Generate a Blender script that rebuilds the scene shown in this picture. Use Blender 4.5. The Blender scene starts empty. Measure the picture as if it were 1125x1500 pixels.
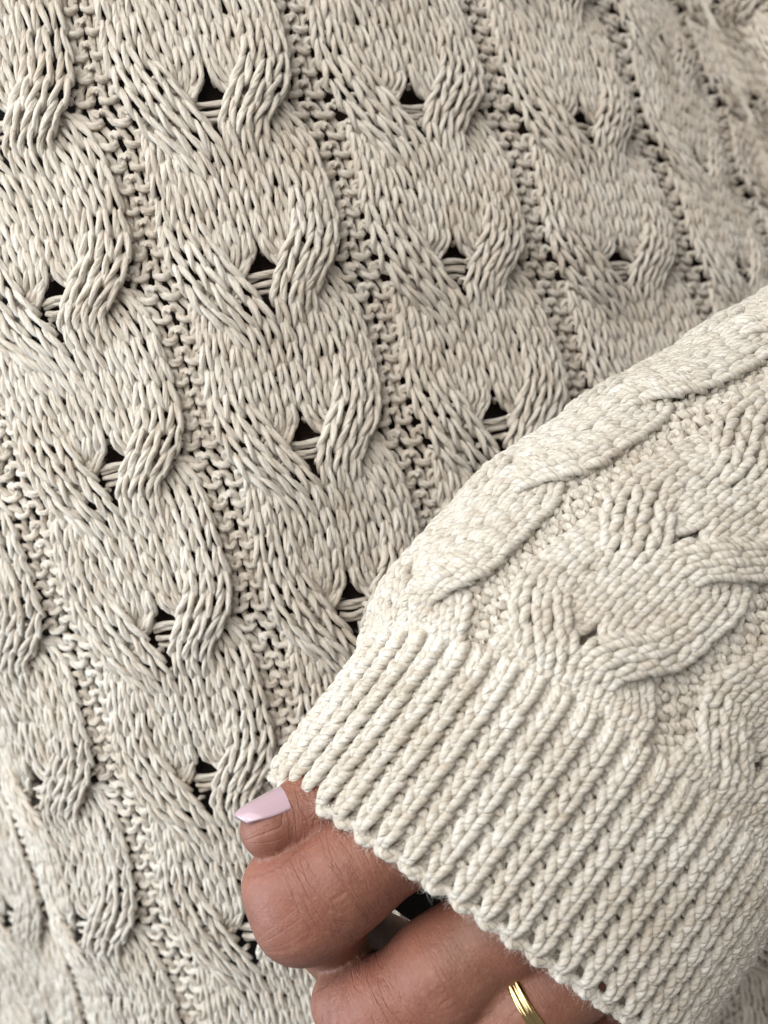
import bpy, math
import numpy as np
from mathutils import Vector

rng = np.random.default_rng(7)
sc = bpy.context.scene
COL = sc.collection

# ------------------------------------------------------------------ camera
VFOV = math.radians(50.0)
FPX = 750.0 / math.tan(VFOV / 2)          # focal length in photograph pixels (1125 x 1500)
cam_d = bpy.data.cameras.new('camera')
cam = bpy.data.objects.new('camera', cam_d); COL.objects.link(cam)
cam.location = (0, 0, 0); cam.rotation_euler = (math.radians(90), 0, 0)
cam_d.sensor_fit = 'VERTICAL'; cam_d.sensor_height = 24.0; cam_d.sensor_width = 18.0
cam_d.angle = VFOV
cam_d.clip_start = 0.005; cam_d.clip_end = 10.0
cam_d.dof.use_dof = True; cam_d.dof.focus_distance = 0.210
APER_MM = 2.0                                # pupil diameter, mm
cam_d.dof.aperture_fstop = cam_d.lens / APER_MM
sc.camera = cam

# ------------------------------------------------------------------ world and lamps
w = bpy.data.worlds.new('World'); sc.world = w; w.use_nodes = True
w.node_tree.nodes['Background'].inputs[0].default_value = (1.0, 0.985, 0.965, 1)
w.node_tree.nodes['Background'].inputs[1].default_value = 0.22

def area(name, loc, target, size, power, color):
    l = bpy.data.lights.new(name, 'AREA'); l.shape = 'RECTANGLE'; l.size, l.size_y = size
    l.energy = power; l.color = color
    o = bpy.data.objects.new(name, l); COL.objects.link(o); o.location = loc
    o.rotation_euler = (Vector(target) - Vector(loc)).to_track_quat('-Z', 'Y').to_euler()
    return o
area('window_light', (-0.62, -0.30, 0.60), (0, 0.23, -0.03), (1.3, 1.3), 12.0, (1.0, 0.98, 0.945))
area('side_window_light', (-0.85, 0.10, -0.25), (0, 0.23, -0.05), (0.6, 0.7), 7.5, (0.74, 0.88, 1.0))
area('fill_light', (-0.50, -0.90, 0.50), (0, 0.23, -0.03), (1.2, 1.0), 14.0, (1.0, 0.968, 0.92))  # soft frontal fill added behind the camera in place of ambient light

vs = sc.view_settings
vs.view_transform = 'Standard'; vs.look = 'None'; vs.exposure = 0.20; vs.gamma = 1.0
sc.cycles.use_denoising = True; sc.cycles.filter_width = 1.15
sc.cycles.max_bounces = 8; sc.cycles.diffuse_bounces = 5

# ------------------------------------------------------------------ small maths
def pchip(xs, ys):
    xs = np.asarray(xs, float); ys = np.asarray(ys, float)
    if ys.ndim == 1: ys = ys[:, None]
    h = np.diff(xs)[:, None]; d = np.diff(ys, axis=0) / h
    m = np.zeros_like(ys)
    m[1:-1] = np.where(d[:-1] * d[1:] > 0, 2 * d[:-1] * d[1:] / (d[:-1] + d[1:] + 1e-30), 0)
    m[0] = d[0]; m[-1] = d[-1]
    def f(t):
        t = np.asarray(t, float); i = np.clip(np.searchsorted(xs, t, side='right') - 1, 0, len(xs) - 2)
        hh = (xs[i + 1] - xs[i])[..., None]; s = ((t - xs[i])[..., None]) / hh
        out = np.where(s < 0, ys[i] + m[i] * s * hh, np.where(s > 1, ys[i + 1] + m[i + 1] * (s - 1) * hh,
              (2*s**3 - 3*s**2 + 1) * ys[i] + (s**3 - 2*s**2 + s) * hh * m[i] + (-2*s**3 + 3*s**2) * ys[i + 1] + (s**3 - s**2) * hh * m[i + 1]))
        return out[..., 0] if out.shape[-1] == 1 else out
    return f
def sm(a, b, x):
    t = np.clip((x - a) / (b - a), 0, 1); return t * t * (3 - 2 * t)
def bump(a, b, c, d, x): return sm(a, b, x) * (1 - sm(c, d, x))
def unproject(px, py, d):
    return np.stack([(px - 562.5) / FPX * d, d, (750.0 - py) / FPX * d], -1)
def project(P):
    return 562.5 + P[..., 0] / P[..., 1] * FPX, 750.0 - P[..., 2] / P[..., 1] * FPX
def norm(v): return v / (np.linalg.norm(v, axis=-1, keepdims=True) + 1e-20)
def vnoise(x, y, seed):
    """smooth 2d value noise in [-1,1]"""
    tab = np.random.default_rng(seed).uniform(-1, 1, (64, 64))
    xi = np.floor(x).astype(int); yi = np.floor(y).astype(int); u = x - xi; v = y - yi
    u = u*u*(3-2*u); v = v*v*(3-2*v)
    g = lambda a, b: tab[a % 64, b % 64]
    return (g(xi,yi)*(1-u)+g(xi+1,yi)*u)*(1-v)+(g(xi,yi+1)*(1-u)+g(xi+1,yi+1)*u)*v

# ------------------------------------------------------------------ the garment front as a surface S(c, p): c = cable column, p = cable repeat
_pts = np.array([(-1,3,-15,925),(-1,4,57,1140),(-1,5,127,1340),(0,0,0,175),(0,1,75,430),(0,2,150,675),(0,3,228,915),(0,4,300,1130),(0,5,360,1340),
 (1,0,318,105),(1,1,383,370),(1,2,450,620),(1,3,510,860),(2,0,597,135),(2,1,660,365),(2,2,735,590),(3,0,830,187),(3,1,885,390),
 (4,-1,975,60),(4,0,1028,228),(4,1,1073,383),(1,4,572,1090),(1,5,630,1300),(2,3,810,810),(-1,1,-185,470),(2,5,880,1250)], float)
def _basis(c, p):
    return np.stack([np.ones_like(c), c, p, c*c, c*p, p*p, c**3, c*c*p, c*p*p], -1)
_A = _basis(_pts[:, 0], _pts[:, 1])
_R = np.diag([0, 0, 0, .3, .3, .3, .8, .8, .8])
_cx = np.linalg.lstsq(np.vstack([_A, _R]), np.concatenate([_pts[:, 2], np.zeros(9)]), rcond=None)[0]
_cy = np.linalg.lstsq(np.vstack([_A, _R]), np.concatenate([_pts[:, 3], np.zeros(9)]), rcond=None)[0]
_dp = np.array([(0,1,.243),(0,3,.252),(0,5,.282),(1,0,.24),(1,2,.244),(1,3,.25),(2,0,.262),(2,2,.266),(3,0,.295),(3,1,.295),(4,0,.338),(4,-1,.342),
 (-1,4,.286),(-1,5,.297),(1,5,.272),(2,5,.29),(3,4,.31),(-1,1,.265),(0,-1,.245),(5,1,.37),(4,4,.345)], float)
_cd = np.linalg.lstsq(np.vstack([_basis(_dp[:, 0], _dp[:, 1]), np.diag([0]*3+[.02]*3+[.05]*3)]), np.concatenate([_dp[:, 2], np.zeros(9)]), rcond=None)[0]
_cw = pchip([-5.2, -3.2, -2.2, -1.66, -1.5, -1.36, -1.08, -0.9, -.5, 6], [-4.3, -2.55, -1.74, -1.30, -1.22, -1.175, -1.06, -0.9, -.5, 6])
_cdep = pchip([-5.2, -3.2, -2.2, -1.7, -1.5, -1.3, -1.05, -0.8, 6], [.034, .03, .027, .026, .018, .008, .002, 0, 0])
def front(c, p):
    cr = np.maximum(c - 4.45, 0); pc = np.clip(p, -3.2, 7.2)
    ce = np.minimum(_cw(c), 4.45); B = _basis(ce, p)
    d = B @ _cd + _cdep(c) * sm(0.5, 3.5, p) - .012 * cr + .02 * bump(.05, .35, .4, .9, cr)
    d = np.clip(d, .2, .6) + 0.0016 * vnoise(c * 1.7 + 9, p * 1.3 + 5, 3)
    px = B @ _cx + 165 * cr + 7 * vnoise(c * 1.1 + 2, p * 1.6 + 8, 4); py = B @ _cy + 25 * cr + 6 * vnoise(c * 1.3 + 7, p * 1.2, 5)
    return unproject(px, py, d)

# ------------------------------------------------------------------ the sleeve as a tube Q(c, p)
_sk = np.array([  # p, Mx, My, Hx, Hy, Bx, By, axis depth, front half-depth
 (-5.0, 1740, 480, 330, 200, 70, -80, .262, .030), (-4.0, 1555, 580, 325, 205, 70, -82, .247, .030), (-3.0, 1372, 690, 320, 206, 70, -85, .233, .029),
 (-2.0, 1188, 803, 313, 213, 70, -88, .221, .028), (-1.0, 1020, 925, 305, 222, 72, -90, .211, .027), (0.0, 867, 1061, 296, 198, 76, -92, .205, .027),
 (0.33, 845, 1112, 297, 200, 68, -84, .204, .027), (0.65, 832, 1148, 290, 198, 58, -74, .203, .0255), (1.0, 694, 1342, 293, 203, 2, 2, .203, .0245), (1.08, 664, 1384, 291, 202, -8, 12, .203, .024)], float)
_sf = pchip(_sk[:, 0], _sk[:, 1:])
def sleeve(c, p):
    k = _sf(p); th = np.radians(24 + 52 * (c - 1)); ct, st = np.cos(th), np.sin(th)
    d = k[..., 6] - np.where(st > 0, k[..., 7], .013) * st
    sl = np.clip(st, -.3, 1)
    px = k[..., 0] - k[..., 2] * ct + k[..., 4] * sl; py = k[..., 1] - k[..., 3] * ct + k[..., 5] * sl
    amp = 1 - sm(.5, .7, p)
    d = d + amp * 0.0013 * vnoise(c * 1.6 + 3, p * 1.5 + 9, 11)
    return unproject(px, py, d)

def frame_of(S, c, p, flip):
    e = 1e-3; P = S(c, p)
    n = norm(np.cross(S(c + e, p) - P, S(c, p + e) - P)) * flip
    return P, n
# orientation: outward normals face the camera at the middle of each surface
def _sign(S, c, p):
    P, n = frame_of(S, np.array([c]), np.array([p]), 1.0); return -1.0 if (n[0] * P[0]).sum() > 0 else 1.0
SF, SS = _sign(front, 1., 2.), _sign(sleeve, 2., -.5)

# ------------------------------------------------------------------ how the wales of one cable run (x across the column, y along one repeat)
E_OPEN = {  # left edge, right edge of the four strands between two rests
 'L':  pchip([-.4,-.2,-.05,.1,.24,.36,.48,.6], [(-.43,-.215),(-.455,-.205),(-.455,-.155),(-.43,-.10),(-.385,-.042),(-.30,-.010),(-.24,-.002),(-.215,0)]),
 'CL': pchip([-.4,-.2,-.08,.02,.12,.22,.35,.6], [(-.215,0),(-.210,0),(-.205,-.006),(-.22,-.055),(-.32,-.12),(-.385,-.19),(-.405,-.215),(-.43,-.215)]),
 'CR': pchip([-.4,-.2,-.08,.02,.12,.22,.35,.6], [(0,.215),(.0,.21),(.005,.215),(.05,.295),(.115,.365),(.155,.405),(.185,.428),(.215,.43)]),
 'R':  pchip([-.4,-.18,-.02,.12,.24,.36,.48,.6], [(.215,.43),(.175,.425),(.09,.385),(.02,.295),(-.018,.22),(-.012,.205),(-.001,.21),(0,.215)]),
}
E_TIGHT = {
 'L':  pchip([-.4,-.2,-.05,.1,.24,.36,.48,.6], [(-.43,-.215),(-.455,-.19),(-.45,-.13),(-.42,-.05),(-.36,.01),(-.29,.02),(-.24,.01),(-.215,0)]),
 'CL': pchip([-.4,-.2,-.08,.02,.12,.22,.35,.6], [(-.215,0),(-.210,0),(-.205,-.002),(-.22,-.02),(-.32,-.05),(-.385,-.12),(-.405,-.19),(-.43,-.215)]),
 'CR': pchip([-.4,-.2,-.08,.02,.12,.22,.35,.6], [(0,.215),(0,.21),(.002,.215),(.03,.29),(.07,.36),(.13,.405),(.18,.428),(.215,.43)]),
 'R':  pchip([-.4,-.18,-.02,.12,.24,.36,.48,.6], [(.215,.43),(.165,.425),(.065,.38),(-.01,.285),(-.035,.215),(-.02,.205),(-.006,.21),(0,.215)]),
}
E = E_OPEN
G = ['L', 'CL', 'CR', 'R']
PERM = np.array([3,4,5,0,1,2,9,10,11,6,7,8]); INV = np.argsort(PERM)
def wale(k, y, hs, X):
    """centre x, width, height(m) of wale slot k at y; X = place within the wale (-.5..5)"""
    k = k + 0 * y.astype(int); y = y.copy()
    for _ in range(2):
        hi = y >= .6; k = np.where(hi, PERM[k], k); y = np.where(hi, y - 1, y)
        lo = y < -.4; k = np.where(lo, INV[k], k); y = np.where(lo, y + 1, y)
    x = np.zeros_like(y); ww = np.zeros_like(y); h = np.zeros_like(y)
    for gi, g in enumerate(G):
        m = (k // 3) == gi
        if not m.any(): continue
        e = E[g](y[m]); a = (k[m] % 3 + .5) / 3; wd = e[..., 1] - e[..., 0]
        x[m] = e[..., 0] + wd * a; ww[m] = wd / 3
        s = (a - .5) * 2 + X[m] / 1.5; rnd_ = 1 - .85 * s * s
        h[m] = HT[g](y[m]) * (.45 + .55 * rnd_) * hs
    h += hs * (.0007 * (1 - (x / .46) ** 2) - .0001)
    return x, ww, h
HT = {'R': pchip([-.4, -.15, .05, .2, .36, .5, .6], [.0010, .0018, .0025, .0020, .0007, .0001, 0]),
      'CR': pchip([-.4, -.1, .02, .12, .22, .4, .6], [0, 0, -.0010, -.0013, -.0008, .0005, .0010]),
      'L': pchip([-.4, -.15, .05, .24, .4, .5, .6], [.0005, .0010, .0018, .0018, .0008, .0002, 0]),
      'CL': pchip([-.4, -.1, .02, .12, .24, .42, .6], [0, 0, -.0010, -.0013, -.0008, .0002, .0005])}
def gutter_edges(y):
    y = (y + .4) % 1.0 - .4
    r = np.maximum(E['R'](y)[..., 1], E['CR'](y)[..., 1]); l = np.minimum(E['L'](y)[..., 0], E['CL'](y)[..., 0])
    return r, 1 + l

# ------------------------------------------------------------------ one stitch of yarn
# X across the wale, Y along it, Z height in yarn radii, thickness factor
KN = np.array([(-.5,-.02,-.8,.88),(-.34,-.16,-.6,.86),(-.17,-.02,.0,.90),(-.16,.30,.75,1.02),(-.235,.70,1.0,1.10),(-.325,1.10,.7,1.0),(-.31,1.34,-.3,.86),(0,1.46,-.95,.84)])
KN = np.vstack([KN, (KN[:-1] * [-1, 1, 1, 1])[::-1]])
KP = KN.copy(); KP[:, 3] = 1.0; KP[:, 0] *= np.array([1,1.02,1.1,1.1,.95,.86,.86,1,.86,.86,.95,1.1,1.1,1.02,1])
KC = KN.copy(); KC[:, 3] = 1 + (KC[:, 3] - 1) * .6; KC[:, 0] = np.sign(KN[:, 0]) * np.array([.5,.30,.10,.12,.26,.41,.36,0,.32,.33,.25,.18,.16,.30,.5])
def catmull(P, n):
    m = len(P); Q = np.vstack([2*P[0]-P[1], P, 2*P[-1]-P[-2]]); t = np.linspace(0, m - 1, n); i = np.minimum(t.astype(int), m - 2); u = (t - i)[:, None]
    a, b, c, d = Q[i], Q[i+1], Q[i+2], Q[i+3]
    return .5 * ((2*b) + (c-a)*u + (2*a-5*b+4*c-d)*u**2 + (3*b-a-3*c+d)*u**3)

def tubes(P, r, M, ply, twist, taper=False):
    """P (N,K,3) -> verts (N,K,M,3), fibre coords, faces. ply: lobe depth of a two-ply yarn, twist: radians per metre"""
    N, K, _ = P.shape
    T = np.empty_like(P); T[:, 1:-1] = P[:, 2:] - P[:, :-2]; T[:, 0] = P[:, 1] - P[:, 0]; T[:, -1] = P[:, -1] - P[:, -2]; T = norm(T)
    ref = np.tile(np.array([.13, -.97, .2]), (N, 1))
    U = np.empty_like(P); u = norm(ref - T[:, 0] * (ref * T[:, 0]).sum(-1, keepdims=True))
    for k in range(K):
        u = norm(u - T[:, k] * (u * T[:, k]).sum(-1, keepdims=True)); U[:, k] = u
    V = np.cross(T, U)
    s = np.concatenate([np.zeros((N, 1)), np.cumsum(np.linalg.norm(np.diff(P, axis=1), axis=-1), axis=1)], 1)
    s = s + rng.uniform(0, .3, (N, 1))
    a = np.linspace(0, 2 * np.pi, M, endpoint=False)[None, None, :]
    ph = a - s[..., None] * twist
    rr = (r if np.ndim(r) == 0 else r[..., None]) * (1 + ply * (np.abs(np.cos(ph)) - .64))
    if taper: rr = rr * (1 - .35 * (np.linspace(-1, 1, K)[None, :, None]) ** 6)
    X = P[:, :, None] + rr[..., None] * (np.cos(a)[..., None] * U[:, :, None] + np.sin(a)[..., None] * V[:, :, None])
    fib = np.stack(np.broadcast_arrays(s[..., None] * 1000, np.cos(a), np.sin(a)), -1)
    return X, fib

def plies(P, r, twist, off):
    """split each yarn axis into two strands wound round each other"""
    N, K, _ = P.shape
    T = np.empty_like(P); T[:, 1:-1] = P[:, 2:] - P[:, :-2]; T[:, 0] = P[:, 1] - P[:, 0]; T[:, -1] = P[:, -1] - P[:, -2]; T = norm(T)
    u = norm(np.cross(T[:, 0], np.tile(np.array([.3, .2, .93]), (N, 1)))); U = np.empty_like(P)
    for k in range(K):
        u = norm(u - T[:, k] * (u * T[:, k]).sum(-1, keepdims=True)); U[:, k] = u
    V = np.cross(T, U)
    s = np.concatenate([np.zeros((N, 1)), np.cumsum(np.linalg.norm(np.diff(P, axis=1), axis=-1), axis=1)], 1)
    a = s * twist + rng.uniform(0, 6.28, (N, 1)); rr = r if np.ndim(r) else np.full((N, K), r)
    o = (np.cos(a)[..., None] * U + np.sin(a)[..., None] * V) * (rr * off)[..., None]
    return np.stack([P + o, P - o], 1).reshape(2 * N, K, 3), np.repeat(rr, 2, axis=0)
def quad_faces(N, K, M):
    k = np.arange(K - 1)[:, None]; m = np.arange(M)[None, :]
    q = np.stack([k*M + m, k*M + (m+1) % M, (k+1)*M + (m+1) % M, (k+1)*M + m], -1).reshape(-1, 4)
    return (q[None] + (np.arange(N) * K * M)[:, None, None]).reshape(-1, 4)

def mesh_obj(name, verts, faces, mat, parent=None, attrs=(), smooth=True):
    verts = np.ascontiguousarray(verts.reshape(-1, 3), np.float32); faces = np.ascontiguousarray(faces, np.int32)
    me = bpy.data.meshes.new(name); n = len(faces); kk = faces.shape[1]
    me.vertices.add(len(verts)); me.vertices.foreach_set('co', verts.ravel())
    me.loops.add(n * kk); me.loops.foreach_set('vertex_index', faces.ravel())
    me.polygons.add(n); me.polygons.foreach_set('loop_start', np.arange(0, n * kk, kk, dtype=np.int32))
    if smooth: me.polygons.foreach_set('use_smooth', np.ones(n, bool))
    for an, data in attrs:
        at = me.attributes.new(an, 'FLOAT_VECTOR', 'POINT'); at.data.foreach_set('vector', np.ascontiguousarray(data, np.float32).ravel())
    me.update(calc_edges=True); me.validate()
    me.materials.append(mat)
    o = bpy.data.objects.new(name, me); COL.objects.link(o)
    if parent: o.parent = parent
    return o

FUZZ = {'body': [], 'sleeve': [], 'edge': []}
def yarn_obj(name, P, r, mat, parent, M=8, ply=.0, twist=0., fuzz=None, taper=False, kn=None):
    if len(P) == 0: return None
    if kn is not None: r = r * catmull(kn, P.shape[1])[:, 3][None, :] * (1 + rng.normal(0, .05, (len(P), 1)))
    if ply > 0:
        P, r = plies(P, r, twist, .30); r = r * .78
    X, fib = tubes(P, r, M, 0., 0., taper)
    N, K = P.shape[:2]
    rnd = np.broadcast_to(rng.uniform(0, 1, (N, 1, 1, 3)), X.shape)
    o = mesh_obj(name, X, quad_faces(N, K, M), mat, parent, (('fib', fib.reshape(-1, 3)), ('rnd', rnd.reshape(-1, 3))))
    if fuzz: FUZZ[fuzz].append((X[:, 2:-2:2].reshape(-1, 3), (X - P[:, :, None])[:, 2:-2:2].reshape(-1, 3)))
    return o

# ------------------------------------------------------------------ materials
def mat_new(name):
    m = bpy.data.materials.new(name); m.use_nodes = True; nt = m.node_tree; return m, nt, nt.nodes['Principled BSDF']
def node(nt, t, **kw):
    n = nt.nodes.new(t)
    for k, v in kw.items(): setattr(n, k, v)
    return n
def yarn_mat(name, ca, cb, fleck, twist, ftwist, along, around, ply_d, fib_d, patch):
    """heathered two-ply yarn: twist, ftwist = ply and fibre twist (radians per mm)"""
    m, nt, b = mat_new(name); L = nt.links.new
    def math_(op, a, c=None, d=None, clamp=False):
        n = node(nt, 'ShaderNodeMath', operation=op); n.use_clamp = clamp
        for k, v in enumerate((a, c, d)):
            if v is None: continue
            if isinstance(v, (int, float)): n.inputs[k].default_value = v
            else: L(v, n.inputs[k])
        return n.outputs[0]
    fa = node(nt, 'ShaderNodeAttribute', attribute_name='fib'); ra = node(nt, 'ShaderNodeAttribute', attribute_name='rnd')
    fs = node(nt, 'ShaderNodeSeparateXYZ'); L(fa.outputs['Vector'], fs.inputs[0]); rs = node(nt, 'ShaderNodeSeparateXYZ'); L(ra.outputs['Vector'], rs.inputs[0])
    ang = math_('ARCTAN2', fs.outputs[2], fs.outputs[1])
    ph = math_('SUBTRACT', ang, math_('MULTIPLY', fs.outputs[0], twist))
    ply = math_('POWER', math_('ABSOLUTE', math_('COSINE', ph)), .6)
    which = math_('MULTIPLY_ADD', math_('COSINE', ph), .5, .5)                 # 0 = one ply, 1 = the other
    pf = math_('SUBTRACT', ang, math_('MULTIPLY', fs.outputs[0], ftwist))
    cv = node(nt, 'ShaderNodeCombineXYZ'); L(math_('MULTIPLY', fs.outputs[0], along), cv.inputs[0]); L(math_('MULTIPLY', math_('COSINE', pf), around), cv.inputs[1]); L(math_('MULTIPLY', math_('SINE', pf), around), cv.inputs[2])
    n1 = node(nt, 'ShaderNodeTexNoise'); n1.inputs['Scale'].default_value = 1.0; n1.inputs['Detail'].default_value = 4; n1.inputs['Roughness'].default_value = .7; L(cv.outputs[0], n1.inputs['Vector'])
    n2 = node(nt, 'ShaderNodeTexNoise'); n2.inputs['Scale'].default_value = .45; n2.inputs['Detail'].default_value = 2; L(cv.outputs[0], n2.inputs['Vector'])
    tc = node(nt, 'ShaderNodeTexCoord')
    n3 = node(nt, 'ShaderNodeTexNoise'); n3.inputs['Scale'].default_value = patch; n3.inputs['Detail'].default_value = 2; L(tc.outputs['Object'], n3.inputs['Vector'])
    t = math_('MULTIPLY_ADD', n2.outputs[0], 1.1, -.86)
    t = math_('MULTIPLY_ADD', rs.outputs[0], .34, t)
    t = math_('MULTIPLY_ADD', n3.outputs[0], 1.2, t)
    t = math_('MULTIPLY_ADD', which, .25, t, clamp=True)
    mx = node(nt, 'ShaderNodeMix', data_type='RGBA'); mx.inputs['A'].default_value = (*ca, 1); mx.inputs['B'].default_value = (*cb, 1); L(t, mx.inputs['Factor'])
    fr = node(nt, 'ShaderNodeMapRange'); fr.inputs[1].default_value = .56; fr.inputs[2].default_value = .74; fr.inputs[4].default_value = .6; L(n1.outputs[0], fr.inputs[0])
    mx2 = node(nt, 'ShaderNodeMix', data_type='RGBA'); L(fr.outputs[0], mx2.inputs['Factor']); L(mx.outputs['Result'], mx2.inputs['A']); mx2.inputs['B'].default_value = (*fleck, 1)
    L(mx2.outputs['Result'], b.inputs['Base Color'])
    hgt = math_('MULTIPLY_ADD', n1.outputs[0], fib_d / ply_d, ply)
    bp = node(nt, 'ShaderNodeBump'); bp.inputs['Strength'].default_value = 1.0; bp.inputs['Distance'].default_value = ply_d; L(hgt, bp.inputs['Height']); L(bp.outputs[0], b.inputs['Normal'])
    b.inputs['Roughness'].default_value = .8; b.inputs['Specular IOR Level'].default_value = .3
    tr = node(nt, 'ShaderNodeBsdfTranslucent'); L(mx2.outputs['Result'], tr.inputs['Color']); ms_ = node(nt, 'ShaderNodeMixShader'); ms_.inputs[0].default_value = .22
    L(b.outputs[0], ms_.inputs[1]); L(tr.outputs[0], ms_.inputs[2]); L(ms_.outputs[0], nt.nodes['Material Output'].inputs['Surface'])
    b.inputs['Sheen Weight'].default_value = .15; b.inputs['Sheen Roughness'].default_value = .5
    return m
M_BODY = yarn_mat('beige_cotton_yarn', (.73, .63, .515), (.92, .87, .785), (.56, .44, .31), .42, .42, .32, .95, .00014, .0010, 70)
M_SLV = yarn_mat('cream_plied_yarn', (.66, .58, .47), (.88, .84, .765), (.52, .42, .29), 2.3, 1.6, .55, 1.1, .00036, .0008, 85)

def fuzz_mat():
    m, nt, b = mat_new('yarn_fuzz_fibre'); b.inputs['Base Color'].default_value = (.85, .80, .72, 1); b.inputs['Roughness'].default_value = .7
    return m
M_FUZZ = fuzz_mat()

# ------------------------------------------------------------------ things
def empty(name, parent=None):
    o = bpy.data.objects.new(name, None); COL.objects.link(o); o.empty_display_size = .01
    if parent: o.parent = parent
    return o
sweater = empty('knitted_sweater')
sweater['label'] = 'cream chunky cable-knit sweater with open eyelets and a ribbed sleeve cuff'; sweater['category'] = 'sweater'

ROWS = 8
def in_view(P, mx=150, my=150):
    px, py = project(P); return (px > -mx) & (px < 1125 + mx) & (py > -my) & (py < 1500 + my)

PHASE = np.random.default_rng(3).uniform(-.32, .32, 64)
def stitch_points(S, sgn, c0, p0, slots, rows, kind, r, hs, K, flip, jit):
    """stitches at wale slots x rows of the repeat p0 in column c0 -> (N,K,3)"""
    L = catmull(KN if kind == 'knit' else KP, K)
    k = np.repeat(np.asarray(slots), len(rows)); j = np.tile(np.asarray(rows), len(slots)); N = len(k)
    X = np.broadcast_to(L[:, 0], (N, K)) * (1 + rng.normal(0, jit, (N, 1))); Y = np.broadcast_to(L[:, 1], (N, K)); Z = np.broadcast_to(L[:, 2], (N, K)) * (1 + rng.normal(0, jit * 1.5, (N, 1)))
    X = X + rng.normal(0, jit * .35, (N, 1)) * (1 - (2 * np.abs(L[:, 0])) ** 2) + rng.normal(0, jit * .4, (N, 1)) * (Y - .5)
    Yj = (1 - Y if flip else Y) + rng.normal(0, jit * .5, (N, 1))
    wid = (k + 13 * int(c0 + 20)) % 64
    ph = PHASE[wid] if kind == 'knit' else 0 * wid
    y = -.4 + (j[:, None] + Yj + ph[:, None]) / ROWS
    if kind == 'knit':
        x, ww, h = wale(k[:, None] + np.zeros((1, K), int), y, hs, X)
        xx = x + X * ww; hh = h * (1 - .7 * sm(.25, .62, p0 + y) * (1 if flip else 0)) + Z * r
        outer = np.where(k % 3 == 0, -1, np.where(k % 3 == 2, 1, 0))[:, None] * X
        hh = hh - 1.9 * r * sm(.30, .50, outer)
        xx = xx - .22 * ww * sm(.34, .50, outer) * np.sign(X)
    else:
        gl, gr = gutter_edges(y); gl = gl - (.045 if flip else .022); gr = gr + (.045 if flip else .022); wd = (gr - gl) / NG
        xx = gl + wd * (k[:, None] + .5) + X * wd * 1.04; hh = (-.0009 if NG == 2 else -.0012) - Z * r * .95
    P, n = frame_of(S, c0 + xx, p0 + y, sgn)
    return P + n * hh[..., None]

NG = 2
R_B, R_S = .00077, .00084
def group_rows(lo=0, hi=8): return np.arange(lo, hi)

def build_panel(S, sgn, cols, prange, r, mat, parent, fz, flip, hs, K, M, ply, twist, jit, floats, cullm, pmax=None, mate=None):
    for c0 in cols:
        colP = []; kids = []
        for p0 in prange:
            rows = group_rows()
            if pmax is not None: rows = rows[(p0 - .4 + (rows + 1) / ROWS) <= pmax + 1e-6]
            if len(rows) == 0: continue
            for gi, g in enumerate(G):
                P = stitch_points(S, sgn, c0, p0, np.arange(3) + 3 * gi, rows, 'knit', r, hs, K, flip, jit)
                keep = in_view(P[:, K // 2], *cullm)
                P = P[keep]
                if len(P) == 0: continue
                if g in 'LR': kids.append(('crossing_strand', P))
                else: colP.append(P)
            if floats:
                for q, yy in enumerate((.075, .10, .135, .175)):
                    t = np.linspace(0, 1, 12)
                    xa, xb = (-.095, .075) if q < 2 else (-.085, .045)
                    x = xa + (xb - xa) * t + 0 * t; y = yy + .010 * np.sin(t * np.pi) * rng.normal(0, 1) - .012 * (t - .5) + rng.normal(0, .004)
                    Pp, n = frame_of(S, c0 + x, p0 + y, sgn)
                    Pp = Pp + n * ((-.0006 + .0004 * np.sin(np.pi * t) - (.0006 if q % 2 else 0))[:, None])
                    if in_view(Pp[6:7], *cullm)[0]: kids.append(('float_strand', Pp[None]))
        if not colP: continue
        col = yarn_obj('cable_column', np.concatenate(colP), r, mat, parent, M, ply, twist, fz, kn=KN)
        for nm, P in kids: yarn_obj(nm, P, r * (.9 if nm == 'float_strand' else 1), mat, col, M, ply, twist, fz, kn=None if nm == 'float_strand' else KN)
        gp = []
        for p0 in prange:
            rows = group_rows()
            if pmax is not None: rows = rows[(p0 - .4 + (rows + 1) / ROWS) <= pmax + 1e-6]
            if len(rows) == 0: continue
            P = stitch_points(S, sgn, c0, p0, np.arange(NG), rows, 'purl', r, hs, K, flip, jit * .6)
            gp.append(P[in_view(P[:, K // 2], *cullm)])
        gp = np.concatenate(gp)
        if len(gp): yarn_obj('purl_column', gp, r * (1.16 if NG == 2 else 1.05), mat, parent, M, ply, twist, fz)

front_panel = empty('front_panel', sweater)
build_panel(front, SF, [-4, -3, -2, -1, 0, 1, 2, 3, 4, 5, 6, 7], range(-3, 8), R_B, M_BODY, front_panel, 'body', False, 1.0, 20, 5, .16, 380., .075, True, (75, 75))

E = E_TIGHT; NG = 3
sleeve_part = empty('sleeve', sweater)
build_panel(sleeve, SS, [0, 1, 2, 3, 4], range(-4, 2), R_S, M_SLV, sleeve_part, 'sleeve', True, .65, 20, 8, .0, 0., .085, False, (130, 130), pmax=.63)

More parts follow.
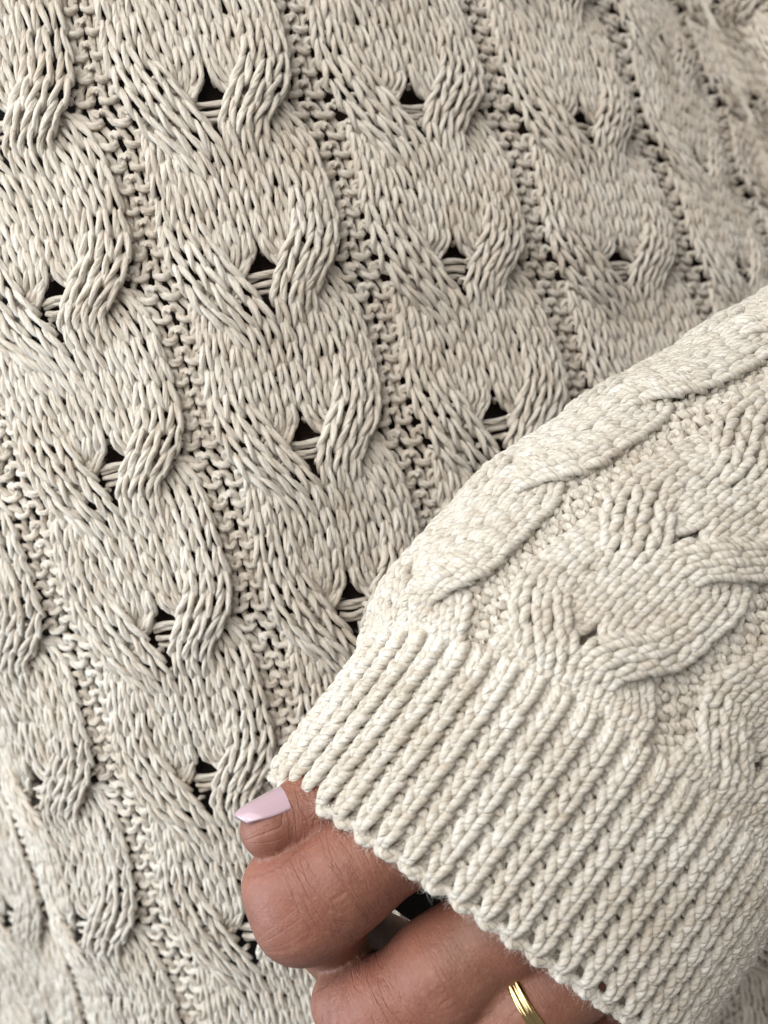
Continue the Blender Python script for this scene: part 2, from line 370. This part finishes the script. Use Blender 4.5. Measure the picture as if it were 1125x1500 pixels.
# ------------------------------------------------------------------ ribbed cuff
cuff = empty('cuff', sweater)
NR, CROWS, P0, P1 = 7, 14, .60, .985
def cuff_points(ci, frac, width, rows, kind, r):
    K = 21; L = catmull(KC if kind == 'knit' else KP, K); N = len(rows); j = np.asarray(rows)[:, None]; jit = .06
    X = L[:, 0][None] * (1 + rng.normal(0, jit, (N, 1))) + rng.normal(0, jit * .3, (N, 1)) * (1 - (2*np.abs(L[:, 0]))**2)
    Y = 1 - L[:, 1][None] + rng.normal(0, jit * .4, (N, 1)); Z = L[:, 2][None] * (1 + rng.normal(0, jit, (N, 1)))
    p = P0 + (P1 - P0) * (j + Y) / CROWS
    c = ci + (frac + X * width) / NR
    h = (.0008 - .0005 * (2 * X) ** 2 + Z * r * .9) if kind == 'knit' else (-.0005 - Z * r * .75)
    h = h * np.where(kind == 'knit', 1, 1) - .0006 * sm(.97, 1.02, p)
    P, n = frame_of(sleeve, c, p, SS); return P + n * h[..., None]
for i in range(-2, 31):
    ci = i / NR
    P = cuff_points(ci, 0., .64, range(-1, CROWS), 'knit', R_S)
    P = P[in_view(P[:, 10], 130, 130)]
    if len(P): yarn_obj('rib', P, R_S, M_SLV, cuff, 8, .0, 0., 'sleeve', kn=KC)
    P = cuff_points(ci, .5, .50, range(-1, CROWS), 'purl', R_S * .95)
    P = P[in_view(P[:, 10], 130, 130)]
    if len(P): yarn_obj('purl_channel', P, R_S * .95, M_SLV, cuff, 8, .0, 0., 'sleeve')
# cast-on edge: one rolled loop of yarn under each rib and channel
eg = []
for i in range(-4, 62):
    t = np.linspace(0, 1, 16); a = t * 2 * np.pi
    c = (i / 2 + .25) / NR + (t - .5) * .72 / NR
    p = .995 + .006 * np.cos(a) * (1 if i % 2 else -1) + rng.normal(0, .002)
    P, n = frame_of(sleeve, c, p + 0 * t, SS)
    eg.append(P + n * (-.0004 + .0009 * np.sin(np.pi * t) * (1 if i % 2 == 0 else .45))[:, None])
eg = np.array(eg); eg = eg[in_view(eg[:, 8], 200, 200)]
yarn_obj('cast_on_edge', eg, R_S * .95, M_SLV, cuff, 8, .0, 0., 'edge')

# ------------------------------------------------------------------ inner sheets: added sleeve backing and the dark garment below
def grid_sheet(name, S, sgn, cs, ps, off, mat, parent=None):
    C, Pp = np.meshgrid(cs, ps, indexing='ij'); P, n = frame_of(S, C, Pp, sgn); V = P + n * off
    nc, np_ = len(cs), len(ps); i = np.arange(nc - 1)[:, None]; j = np.arange(np_ - 1)[None]
    f = np.stack([i*np_+j, (i+1)*np_+j, (i+1)*np_+j+1, i*np_+j+1], -1).reshape(-1, 4)
    return mesh_obj(name, V, f, mat, parent)
mi, nt, b = mat_new('tan_backing'); b.inputs['Base Color'].default_value = (.50, .42, .32, 1); b.inputs['Roughness'].default_value = .95
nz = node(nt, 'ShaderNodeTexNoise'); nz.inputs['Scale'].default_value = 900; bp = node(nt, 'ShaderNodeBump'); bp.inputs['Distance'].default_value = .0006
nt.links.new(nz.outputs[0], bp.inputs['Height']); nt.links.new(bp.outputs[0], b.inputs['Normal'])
grid_sheet('sleeve_backing', sleeve, SS, np.linspace(-.45, 4.6, 70), np.linspace(-4.4, .99, 80), -.0021, mi, sleeve_part)  # tan sheet added behind the stitches to block light through the gaps
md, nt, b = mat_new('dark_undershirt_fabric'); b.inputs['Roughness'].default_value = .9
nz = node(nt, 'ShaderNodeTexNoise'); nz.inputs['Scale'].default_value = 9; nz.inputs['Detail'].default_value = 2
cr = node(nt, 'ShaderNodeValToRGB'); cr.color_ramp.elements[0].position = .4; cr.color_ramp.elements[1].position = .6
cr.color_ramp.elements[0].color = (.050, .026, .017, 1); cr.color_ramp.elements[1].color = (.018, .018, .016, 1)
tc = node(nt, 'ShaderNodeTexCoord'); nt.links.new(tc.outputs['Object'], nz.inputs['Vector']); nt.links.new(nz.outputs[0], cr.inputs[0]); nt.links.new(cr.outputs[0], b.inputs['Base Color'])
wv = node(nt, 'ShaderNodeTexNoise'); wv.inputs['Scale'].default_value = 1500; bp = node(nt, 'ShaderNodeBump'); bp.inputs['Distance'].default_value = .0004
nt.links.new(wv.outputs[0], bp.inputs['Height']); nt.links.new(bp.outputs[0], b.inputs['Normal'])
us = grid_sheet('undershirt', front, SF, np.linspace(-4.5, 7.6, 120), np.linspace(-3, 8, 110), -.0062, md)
uc = grid_sheet('gap_shade_sheet', sleeve, SS, np.linspace(3.95, 7.5, 40), np.linspace(-4.2, 1.085, 66), -.0035, md, us)  # dark sheet added inside the cuff, stands in for shade between the fingers
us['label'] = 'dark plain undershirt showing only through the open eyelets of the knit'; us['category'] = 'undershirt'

# ------------------------------------------------------------------ the hand
def pt(x, y, d): return unproject(np.array(float(x)), np.array(float(y)), np.array(float(d)))
def rcone(X, a, b, ra, rb):
    ab = b - a; t = np.clip(((X - a) @ ab) / (ab @ ab), 0, 1)
    return np.linalg.norm(X - a - t[..., None] * ab, axis=-1) - (ra + (rb - ra) * t)
def smin(a, b, k):
    h = np.clip(.5 + .5 * (b - a) / k, 0, 1); return b + (a - b) * h - k * h * (1 - h)
mm = .001
FING = [  # chains of (pixel x, y, depth, radius mm)
 [(770, 1105, .197, 11.0), (610, 1210, .192, 8.8), (500, 1284, .1905, 9.2), (458, 1316, .1910, 9.0), (500, 1372, .209, 7.8), (580, 1400, .223, 7.2)],   # index
 [(850, 1235, .199, 11.0), (742, 1350, .1935, 9.3), (650, 1424, .1930, 9.4), (568, 1490, .1955, 9.6), (620, 1570, .214, 8.5)],                          # middle
 [(930, 1305, .203, 10.0), (842, 1410, .1945, 8.8), (764, 1474, .1930, 8.9), (664, 1552, .195, 9.8), (720, 1660, .214, 8.0)],                            # ring finger
 [(960, 1420, .212, 8.0), (905, 1530, .205, 7.6), (820, 1640, .204, 8.2)],                                                                               # little finger
 [(720, 1085, .207, 10.0), (590, 1125, .200, 7.6), (475, 1181, .1950, 6.9), (398, 1213, .1902, 5.5)],                                                    # thumb
]
PALM = [[(780, 1110, .203, 13), (960, 1330, .207, 13)], [(900, 1050, .205, 15), (1000, 1250, .208, 14)], [(900, 1100, .206, 17), (1080, 930, .212, 18)]]
def hand_sdf(X):
    d = None
    for ch in PALM:
        (x0, y0, d0, r0), (x1, y1, d1, r1) = ch
        s = rcone(X, pt(x0, y0, d0), pt(x1, y1, d1), r0 * mm, r1 * mm); d = s if d is None else smin(d, s, .010)
    fs = []
    for ch in FING:
        f = None
        for (x0, y0, d0, r0), (x1, y1, d1, r1) in zip(ch[:-1], ch[1:]):
            s = rcone(X, pt(x0, y0, d0), pt(x1, y1, d1), r0 * mm, r1 * mm); f = s if f is None else smin(f, s, .0035)
        if ch is FING[0]:   # the bent knuckle is broad and blunt
            f = smin(f, rcone(X, pt(411, 1299, .1915), pt(431, 1351, .1925), .0067, .0069), .0040)
            f = smin(f, rcone(X, pt(430, 1296, .1880), pt(452, 1344, .1885), .0050, .0052), .0050)
        if ch is FING[1]:
            f = smin(f, rcone(X, pt(512, 1468, .1985), pt(545, 1525, .1985), .0070, .0076), .0040)
            f = smin(f, rcone(X, pt(556, 1466, .1915), pt(590, 1512, .1910), .0045, .0045), .0050)
        fs.append(f)
    u = fs[0]
    for f in fs[1:4]: u = smin(u, f, .0006)
    u = smin(u, fs[4], .0003)
    return smin(d, u, .004)
def surface_nets(f, lo, hi, h):
    n = np.ceil((hi - lo) / h).astype(int) + 1
    ax = [lo[i] + h * np.arange(n[i]) for i in range(3)]
    X = np.stack(np.meshgrid(*ax, indexing='ij'), -1); D = f(X)
    ins = D < 0
    c = np.zeros(tuple(n - 1) + (3,)); w = np.zeros(tuple(n - 1)); sh = n - 1
    offs = [(i, j, k) for i in (0, 1) for j in (0, 1) for k in (0, 1)]
    sub = lambda A, o: A[o[0]:o[0] + sh[0], o[1]:o[1] + sh[1], o[2]:o[2] + sh[2]]
    for o in offs:
        for a in range(3):
            if o[a]: continue
            o2 = list(o); o2[a] = 1
            d0, d1 = sub(D, o), sub(D, o2); m = (d0 < 0) != (d1 < 0)
            t = np.where(m, d0 / np.where(m, d0 - d1, 1), 0)
            q = np.array(o, float) + 0 * c; q[..., a] += t
            c += q * m[..., None]; w += m
    act = w > 0; idx = -np.ones(act.shape, int); idx[act] = np.arange(act.sum())
    base = np.stack(np.nonzero(act), -1); V = lo + h * (base + c[act] / w[act][:, None])
    F = []
    for a in range(3):
        b_, c_ = (a + 1) % 3, (a + 2) % 3
        s0 = [slice(1, -1)] * 3; s1 = [slice(1, -1)] * 3; s0[a] = slice(0, -1); s1[a] = slice(1, None)
        i0, i1 = ins[tuple(s0)], ins[tuple(s1)]
        pos = np.stack(np.nonzero(i0 != i1), -1); fl = i0[i0 != i1]
        add = np.array([1, 1, 1]); add[a] = 0; pos = pos + add
        eb = np.zeros(3, int); eb[b_] = 1; ec = np.zeros(3, int); ec[c_] = 1
        g = lambda p: idx[p[:, 0], p[:, 1], p[:, 2]]
        q = np.stack([g(pos - eb - ec), g(pos - ec), g(pos), g(pos - eb)], -1); q[~fl] = q[~fl][:, ::-1]; F.append(q)
    F = np.concatenate(F); F = F[(F >= 0).all(1)]
    # pull the vertices on to the exact surface
    for _ in range(3):
        e = 1e-5; d = f(V); g = np.stack([f(V + e * np.eye(3)[i]) - d for i in range(3)], -1) / e
        ok_ = ((g * g).sum(-1) > .85)[:, None]; V = V - np.where(ok_, g * d[:, None] * .8, 0)
    return V, F
allp = np.array([pt(*q[:3]) for ch in FING + PALM for q in ch]); rad = .024
lo = allp.min(0) - rad; hi = allp.max(0) + rad
Vh, Fh = surface_nets(hand_sdf, lo, hi, .0007)

def relax(V, F, it, lam):
    a = F.ravel(); b_ = np.roll(F, -1, 1).ravel(); ii = np.concatenate([a, b_]); jj = np.concatenate([b_, a])
    cnt = np.bincount(ii, minlength=len(V))[:, None]
    for _ in range(it):
        S_ = np.stack([np.bincount(ii, V[jj, k], minlength=len(V)) for k in range(3)], -1); V = V + lam * (S_ / np.maximum(cnt, 1) - V)
    return V
Vh = relax(Vh, Fh, 1, .5)
# where each skin point sits on its finger: mm along the bones, angle round them, nearness to the bent joint
best = np.full(len(Vh), 1e9); sk = np.zeros((len(Vh), 3))
for fi, ch in enumerate(FING):
    run = 0.; joint = [31., 31., 31., 26., 40.][fi]
    lens = [np.linalg.norm(pt(*q1[:3]) - pt(*q0[:3])) * 1000 for q0, q1 in zip(ch[:-1], ch[1:])]
    jt = sum(lens[:3]) if fi < 3 else sum(lens[:2]) if fi == 3 else sum(lens)
    for (x0, y0, d0, r0), (x1, y1, d1, r1), ln in zip(ch[:-1], ch[1:], lens):
        a_, b_ = pt(x0, y0, d0), pt(x1, y1, d1); ab = b_ - a_; t = np.clip(((Vh - a_) @ ab) / (ab @ ab), 0, 1)
        rv = Vh - a_ - t[:, None] * ab; ds = np.linalg.norm(rv, axis=1) - (r0 + (r1 - r0) * t) * mm; m = ds < best; best[m] = ds[m]
        e1 = norm(np.cross(ab, [0., 1., 0.])); e2 = norm(np.cross(ab, e1))
        tt = run + t * ln
        sk[m] = np.stack([tt, np.arctan2(rv @ e1, rv @ e2), np.exp(-((tt - jt + 5) / 11) ** 2)], -1)[m]
        run += ln
ms, nt, b = mat_new('skin'); L = nt.links.new
tc = node(nt, 'ShaderNodeTexCoord')
n1 = node(nt, 'ShaderNodeTexNoise'); n1.inputs['Scale'].default_value = 120; n1.inputs['Detail'].default_value = 5; L(tc.outputs['Object'], n1.inputs['Vector'])
cr = node(nt, 'ShaderNodeValToRGB'); cr.color_ramp.elements[0].position = .3; cr.color_ramp.elements[1].position = .72
cr.color_ramp.elements[0].color = (.130, .054, .033, 1); cr.color_ramp.elements[1].color = (.235, .112, .073, 1)
L(n1.outputs[0], cr.inputs[0])
n0 = node(nt, 'ShaderNodeTexNoise'); n0.inputs['Scale'].default_value = 55; n0.inputs['Detail'].default_value = 2; L(tc.outputs['Object'], n0.inputs['Vector'])
r0 = node(nt, 'ShaderNodeMapRange'); r0.inputs[1].default_value = .38; r0.inputs[2].default_value = .65; r0.inputs[4].default_value = .55; L(n0.outputs[0], r0.inputs[0])
mxs = node(nt, 'ShaderNodeMix', data_type='RGBA'); L(r0.outputs[0], mxs.inputs['Factor']); L(cr.outputs[0], mxs.inputs['A']); mxs.inputs['B'].default_value = (.22, .080, .056, 1)
nf = node(nt, 'ShaderNodeTexNoise'); nf.inputs['Scale'].default_value = 900; nf.inputs['Detail'].default_value = 3; L(tc.outputs['Object'], nf.inputs['Vector'])
rf = node(nt, 'ShaderNodeMapRange'); rf.inputs[1].default_value = .52; rf.inputs[2].default_value = .75; rf.inputs[4].default_value = .22; L(nf.outputs[0], rf.inputs[0])
mxf = node(nt, 'ShaderNodeMix', data_type='RGBA'); L(rf.outputs[0], mxf.inputs['Factor']); L(mxs.outputs['Result'], mxf.inputs['A']); mxf.inputs['B'].default_value = (.37, .20, .14, 1)
sa0 = node(nt, 'ShaderNodeAttribute', attribute_name='skin_uv'); ss0 = node(nt, 'ShaderNodeSeparateXYZ'); L(sa0.outputs['Vector'], ss0.inputs[0])
mk = node(nt, 'ShaderNodeMath', operation='MULTIPLY'); mk.inputs[1].default_value = .2; L(ss0.outputs[2], mk.inputs[0])
mxk = node(nt, 'ShaderNodeMix', data_type='RGBA'); L(mk.outputs[0], mxk.inputs['Factor']); L(mxf.outputs['Result'], mxk.inputs['A']); mxk.inputs['B'].default_value = (.30, .092, .068, 1)
L(mxk.outputs['Result'], b.inputs['Base Color'])
vo = node(nt, 'ShaderNodeTexVoronoi', feature='DISTANCE_TO_EDGE'); vo.inputs['Scale'].default_value = 1300; L(tc.outputs['Object'], vo.inputs['Vector'])
n4 = node(nt, 'ShaderNodeTexNoise'); n4.inputs['Scale'].default_value = 170; n4.inputs['Detail'].default_value = 6; L(tc.outputs['Object'], n4.inputs['Vector'])
sa = node(nt, 'ShaderNodeAttribute', attribute_name='skin_uv'); ss = node(nt, 'ShaderNodeSeparateXYZ'); L(sa.outputs['Vector'], ss.inputs[0])
def ridge(ft, fa, dist_, wid, seed, masked):
    cv = node(nt, 'ShaderNodeCombineXYZ'); 
    for src_, k_, sock in ((ss.outputs[0], ft, 0), (ss.outputs[1], fa, 1)):
        mu = node(nt, 'ShaderNodeMath', operation='MULTIPLY'); mu.inputs[1].default_value = k_; L(src_, mu.inputs[0]); L(mu.outputs[0], cv.inputs[sock])
    cv.inputs[2].default_value = seed
    n = node(nt, 'ShaderNodeTexNoise'); n.inputs['Scale'].default_value = 1; n.inputs['Detail'].default_value = 2.5; n.inputs['Distortion'].default_value = dist_; L(cv.outputs[0], n.inputs['Vector'])
    a = node(nt, 'ShaderNodeMath', operation='SUBTRACT'); a.inputs[1].default_value = .5; L(n.outputs[0], a.inputs[0])
    a2 = node(nt, 'ShaderNodeMath', operation='ABSOLUTE'); L(a.outputs[0], a2.inputs[0])
    r = node(nt, 'ShaderNodeMapRange'); r.inputs[2].default_value = wid; L(a2.outputs[0], r.inputs[0])
    if not masked: return r.outputs[0]
    iv = node(nt, 'ShaderNodeMath', operation='SUBTRACT'); iv.inputs[1].default_value = 1; L(r.outputs[0], iv.inputs[0])
    mu = node(nt, 'ShaderNodeMath', operation='MULTIPLY'); L(iv.outputs[0], mu.inputs[0]); L(ss.outputs[2], mu.inputs[1]); return mu.outputs[0]
k1 = ridge(.42, .9, .6, .045, 1.3, True); k2 = ridge(.8, 1.6, .9, .06, 7.7, True); k3 = ridge(1.5, 2.0, .5, .10, 4.1, False)
prev = None
for src, st, ds in ((vo.outputs['Distance'], .55, .00016), (k3, .28, .00010), (k2, .42, .00012), (k1, .55, .00020), (n4.outputs[0], .45, .0008)):
    bpn = node(nt, 'ShaderNodeBump'); bpn.inputs['Strength'].default_value = st; bpn.inputs['Distance'].default_value = ds; L(src, bpn.inputs['Height'])
    if prev: L(prev, bpn.inputs['Normal'])
    prev = bpn.outputs[0]
L(prev, b.inputs['Normal'])
b.inputs['Roughness'].default_value = .52; b.inputs['Specular IOR Level'].default_value = .4; b.inputs['Subsurface Weight'].default_value = .25; b.inputs['Subsurface Radius'].default_value = (1, .35, .2); b.inputs['Subsurface Scale'].default_value = .0022
person = mesh_obj('person', Vh, Fh, ms, None, (('skin_uv', sk),))
person['label'] = 'hand of a person in a loose fist half tucked inside the sweater cuff'; person['category'] = 'hand'

# thumbnail: a curved plate on the thumb
mn, nt, b = mat_new('pale_pink_nail_polish'); b.inputs['Base Color'].default_value = (.45, .32, .375, 1); b.inputs['Roughness'].default_value = .25; b.inputs['Coat Weight'].default_value = .8; b.inputs['Coat Roughness'].default_value = .06
A, Bp = pt(475, 1178, .1955), pt(398, 1213, .1902)
ax = norm(Bp - A); view = -norm(Bp); up = norm(view - ax * (view @ ax)); side = np.cross(ax, up)
if side[2] < 0: side = -side           # towards the upper side of the picture
NU, NV = 26, 24; top, bot = [], []
for i in range(NU):
    u = i / (NU - 1)
    for j in range(NV):
        v = j / (NV - 1) * 2 - 1
        endcut = .0007 * (v ** 2); tipw = math.sqrt(max(0., 1 - .52 * max(0., (u - .70) / .30) ** 2))
        along = -.0145 + (.0213 - endcut) * u
        rr = .0056 - .0003 * u + .0004 * math.sin(u * math.pi)
        rr += .0005 * (1 - u)
        if u > .86: rr += -.0006 * ((u - .86) / .14) ** 2
        ang = math.radians(70 + 54 * v * tipw)
        q = Bp - .0012 * ax + ax * along + (up * math.cos(ang) + side * math.sin(ang)) * rr
        nrm = up * math.cos(ang) + side * math.sin(ang)
        top.append(q); bot.append(q - nrm * .00055)
V = np.array(top + bot); n0 = NU * NV; F = []
for i in range(NU - 1):
    for j in range(NV - 1):
        a = i*NV+j; F.append((a, a+1, a+NV+1, a+NV)); F.append((n0+a+NV, n0+a+NV+1, n0+a+1, n0+a))
ring_ = [j for j in range(NV)] + [i*NV+NV-1 for i in range(1, NU)] + [(NU-1)*NV+j for j in range(NV-2, -1, -1)] + [i*NV for i in range(NU-2, 0, -1)]
for a, c in zip(ring_, ring_[1:] + ring_[:1]): F.append((a, n0+a, n0+c, c))
nail = mesh_obj('fingernail', V, np.array(F), mn, person)

# ------------------------------------------------------------------ gold ring
mg, nt, b = mat_new('polished_gold'); b.inputs['Base Color'].default_value = (.58, .42, .20, 1); b.inputs['Metallic'].default_value = 1; b.inputs['Roughness'].default_value = .07
nz = node(nt, 'ShaderNodeTexNoise'); nz.inputs['Scale'].default_value = 700; mr = node(nt, 'ShaderNodeMapRange'); mr.inputs[3].default_value = .05; mr.inputs[4].default_value = .16
nt.links.new(nz.outputs[0], mr.inputs[0]); nt.links.new(mr.outputs[0], b.inputs['Roughness'])
Ra, Rb = pt(842, 1410, .1945), pt(764, 1474, .1930)
rax = norm(norm(Rb - Ra) + np.array([0, .28, 0])); rc = pt(787, 1459, .1934)
e1 = norm(np.cross(rax, [0, 1, 0])); e2 = np.cross(rax, e1)
prof = [(-1.35, -.35), (-1.38, .0), (-1.25, .40), (-.95, .66), (-.65, .70), (-.38, .58), (-.22, .42), (-.06, .42), (.1, .58), (.4, .74), (.75, .74), (1.05, .58), (1.3, .2), (1.35, -.35), (0, -.45)]
NS = 128; V = []
for i in range(NS):
    a = 2 * math.pi * i / NS; dr = e1 * math.cos(a) + e2 * math.sin(a)
    for (l, h) in prof: V.append(rc + rax * l * mm + dr * (.0101 + h * mm))
V = np.array(V); q = len(prof); F = [(i*q+j, i*q+(j+1) % q, ((i+1) % NS)*q+(j+1) % q, ((i+1) % NS)*q+j) for i in range(NS) for j in range(q)]
ring = mesh_obj('ring', V, np.array(F), mg)
ring['label'] = 'polished gold ring with a grooved double band on a finger below the cuff'; ring['category'] = 'ring'

# ------------------------------------------------------------------ fuzz: loose fibres standing off the yarn
def make_fuzz(name, src, count, lmin, lmax, rad, parent):
    P = np.concatenate([a for a, _ in src]); D = norm(np.concatenate([d for _, d in src]))
    front_f = (D * norm(P)).sum(-1) < .15
    px, py = project(P); front_f &= (px > -30) & (px < 1155) & (py > -30) & (py < 1530)
    P, D = P[front_f], D[front_f]; i = rng.integers(0, len(P), count); P, D = P[i], D[i]
    d = norm(D * rng.uniform(.15, .8, (count, 1)) + rng.normal(0, .75, (count, 3))); l = rng.uniform(lmin, lmax, (count, 1)) * rng.uniform(.4, 1, (count, 1))
    NP = 6; pos = np.empty((count, NP, 3)); cur = P - D * .0001; pos[:, 0] = cur; curl = rng.normal(0, .35, (count, 3))
    for k in range(1, NP):
        d = norm(d + curl + rng.normal(0, .12, (count, 3))); cur = cur + d * l / (NP - 1); pos[:, k] = cur
    hc = bpy.data.hair_curves.new(name); hc.add_curves([NP] * count)
    hc.attributes['position'].data.foreach_set('vector', pos.astype(np.float32).ravel())
    at = hc.attributes.get('radius') or hc.attributes.new('radius', 'FLOAT', 'POINT')
    at.data.foreach_set('value', (np.linspace(1, .3, NP)[None] * rad * rng.uniform(.6, 1.2, (count, 1))).astype(np.float32).ravel())
    hc.materials.append(M_FUZZ)
    o = bpy.data.objects.new(name, hc); COL.objects.link(o); o.parent = parent; o['kind'] = 'stuff'
    return o
make_fuzz('yarn_fuzz', FUZZ['body'], 90000, .0005, .0018, .000012, front_panel)
make_fuzz('yarn_fuzz', FUZZ['sleeve'], 130000, .0006, .0024, .000013, sleeve_part)
make_fuzz('yarn_fuzz', FUZZ['edge'], 5500, .0008, .0030, .000012, cuff)
print('TRIS', sum(len(o.data.polygons) * 2 for o in bpy.data.objects if o.type == 'MESH'))
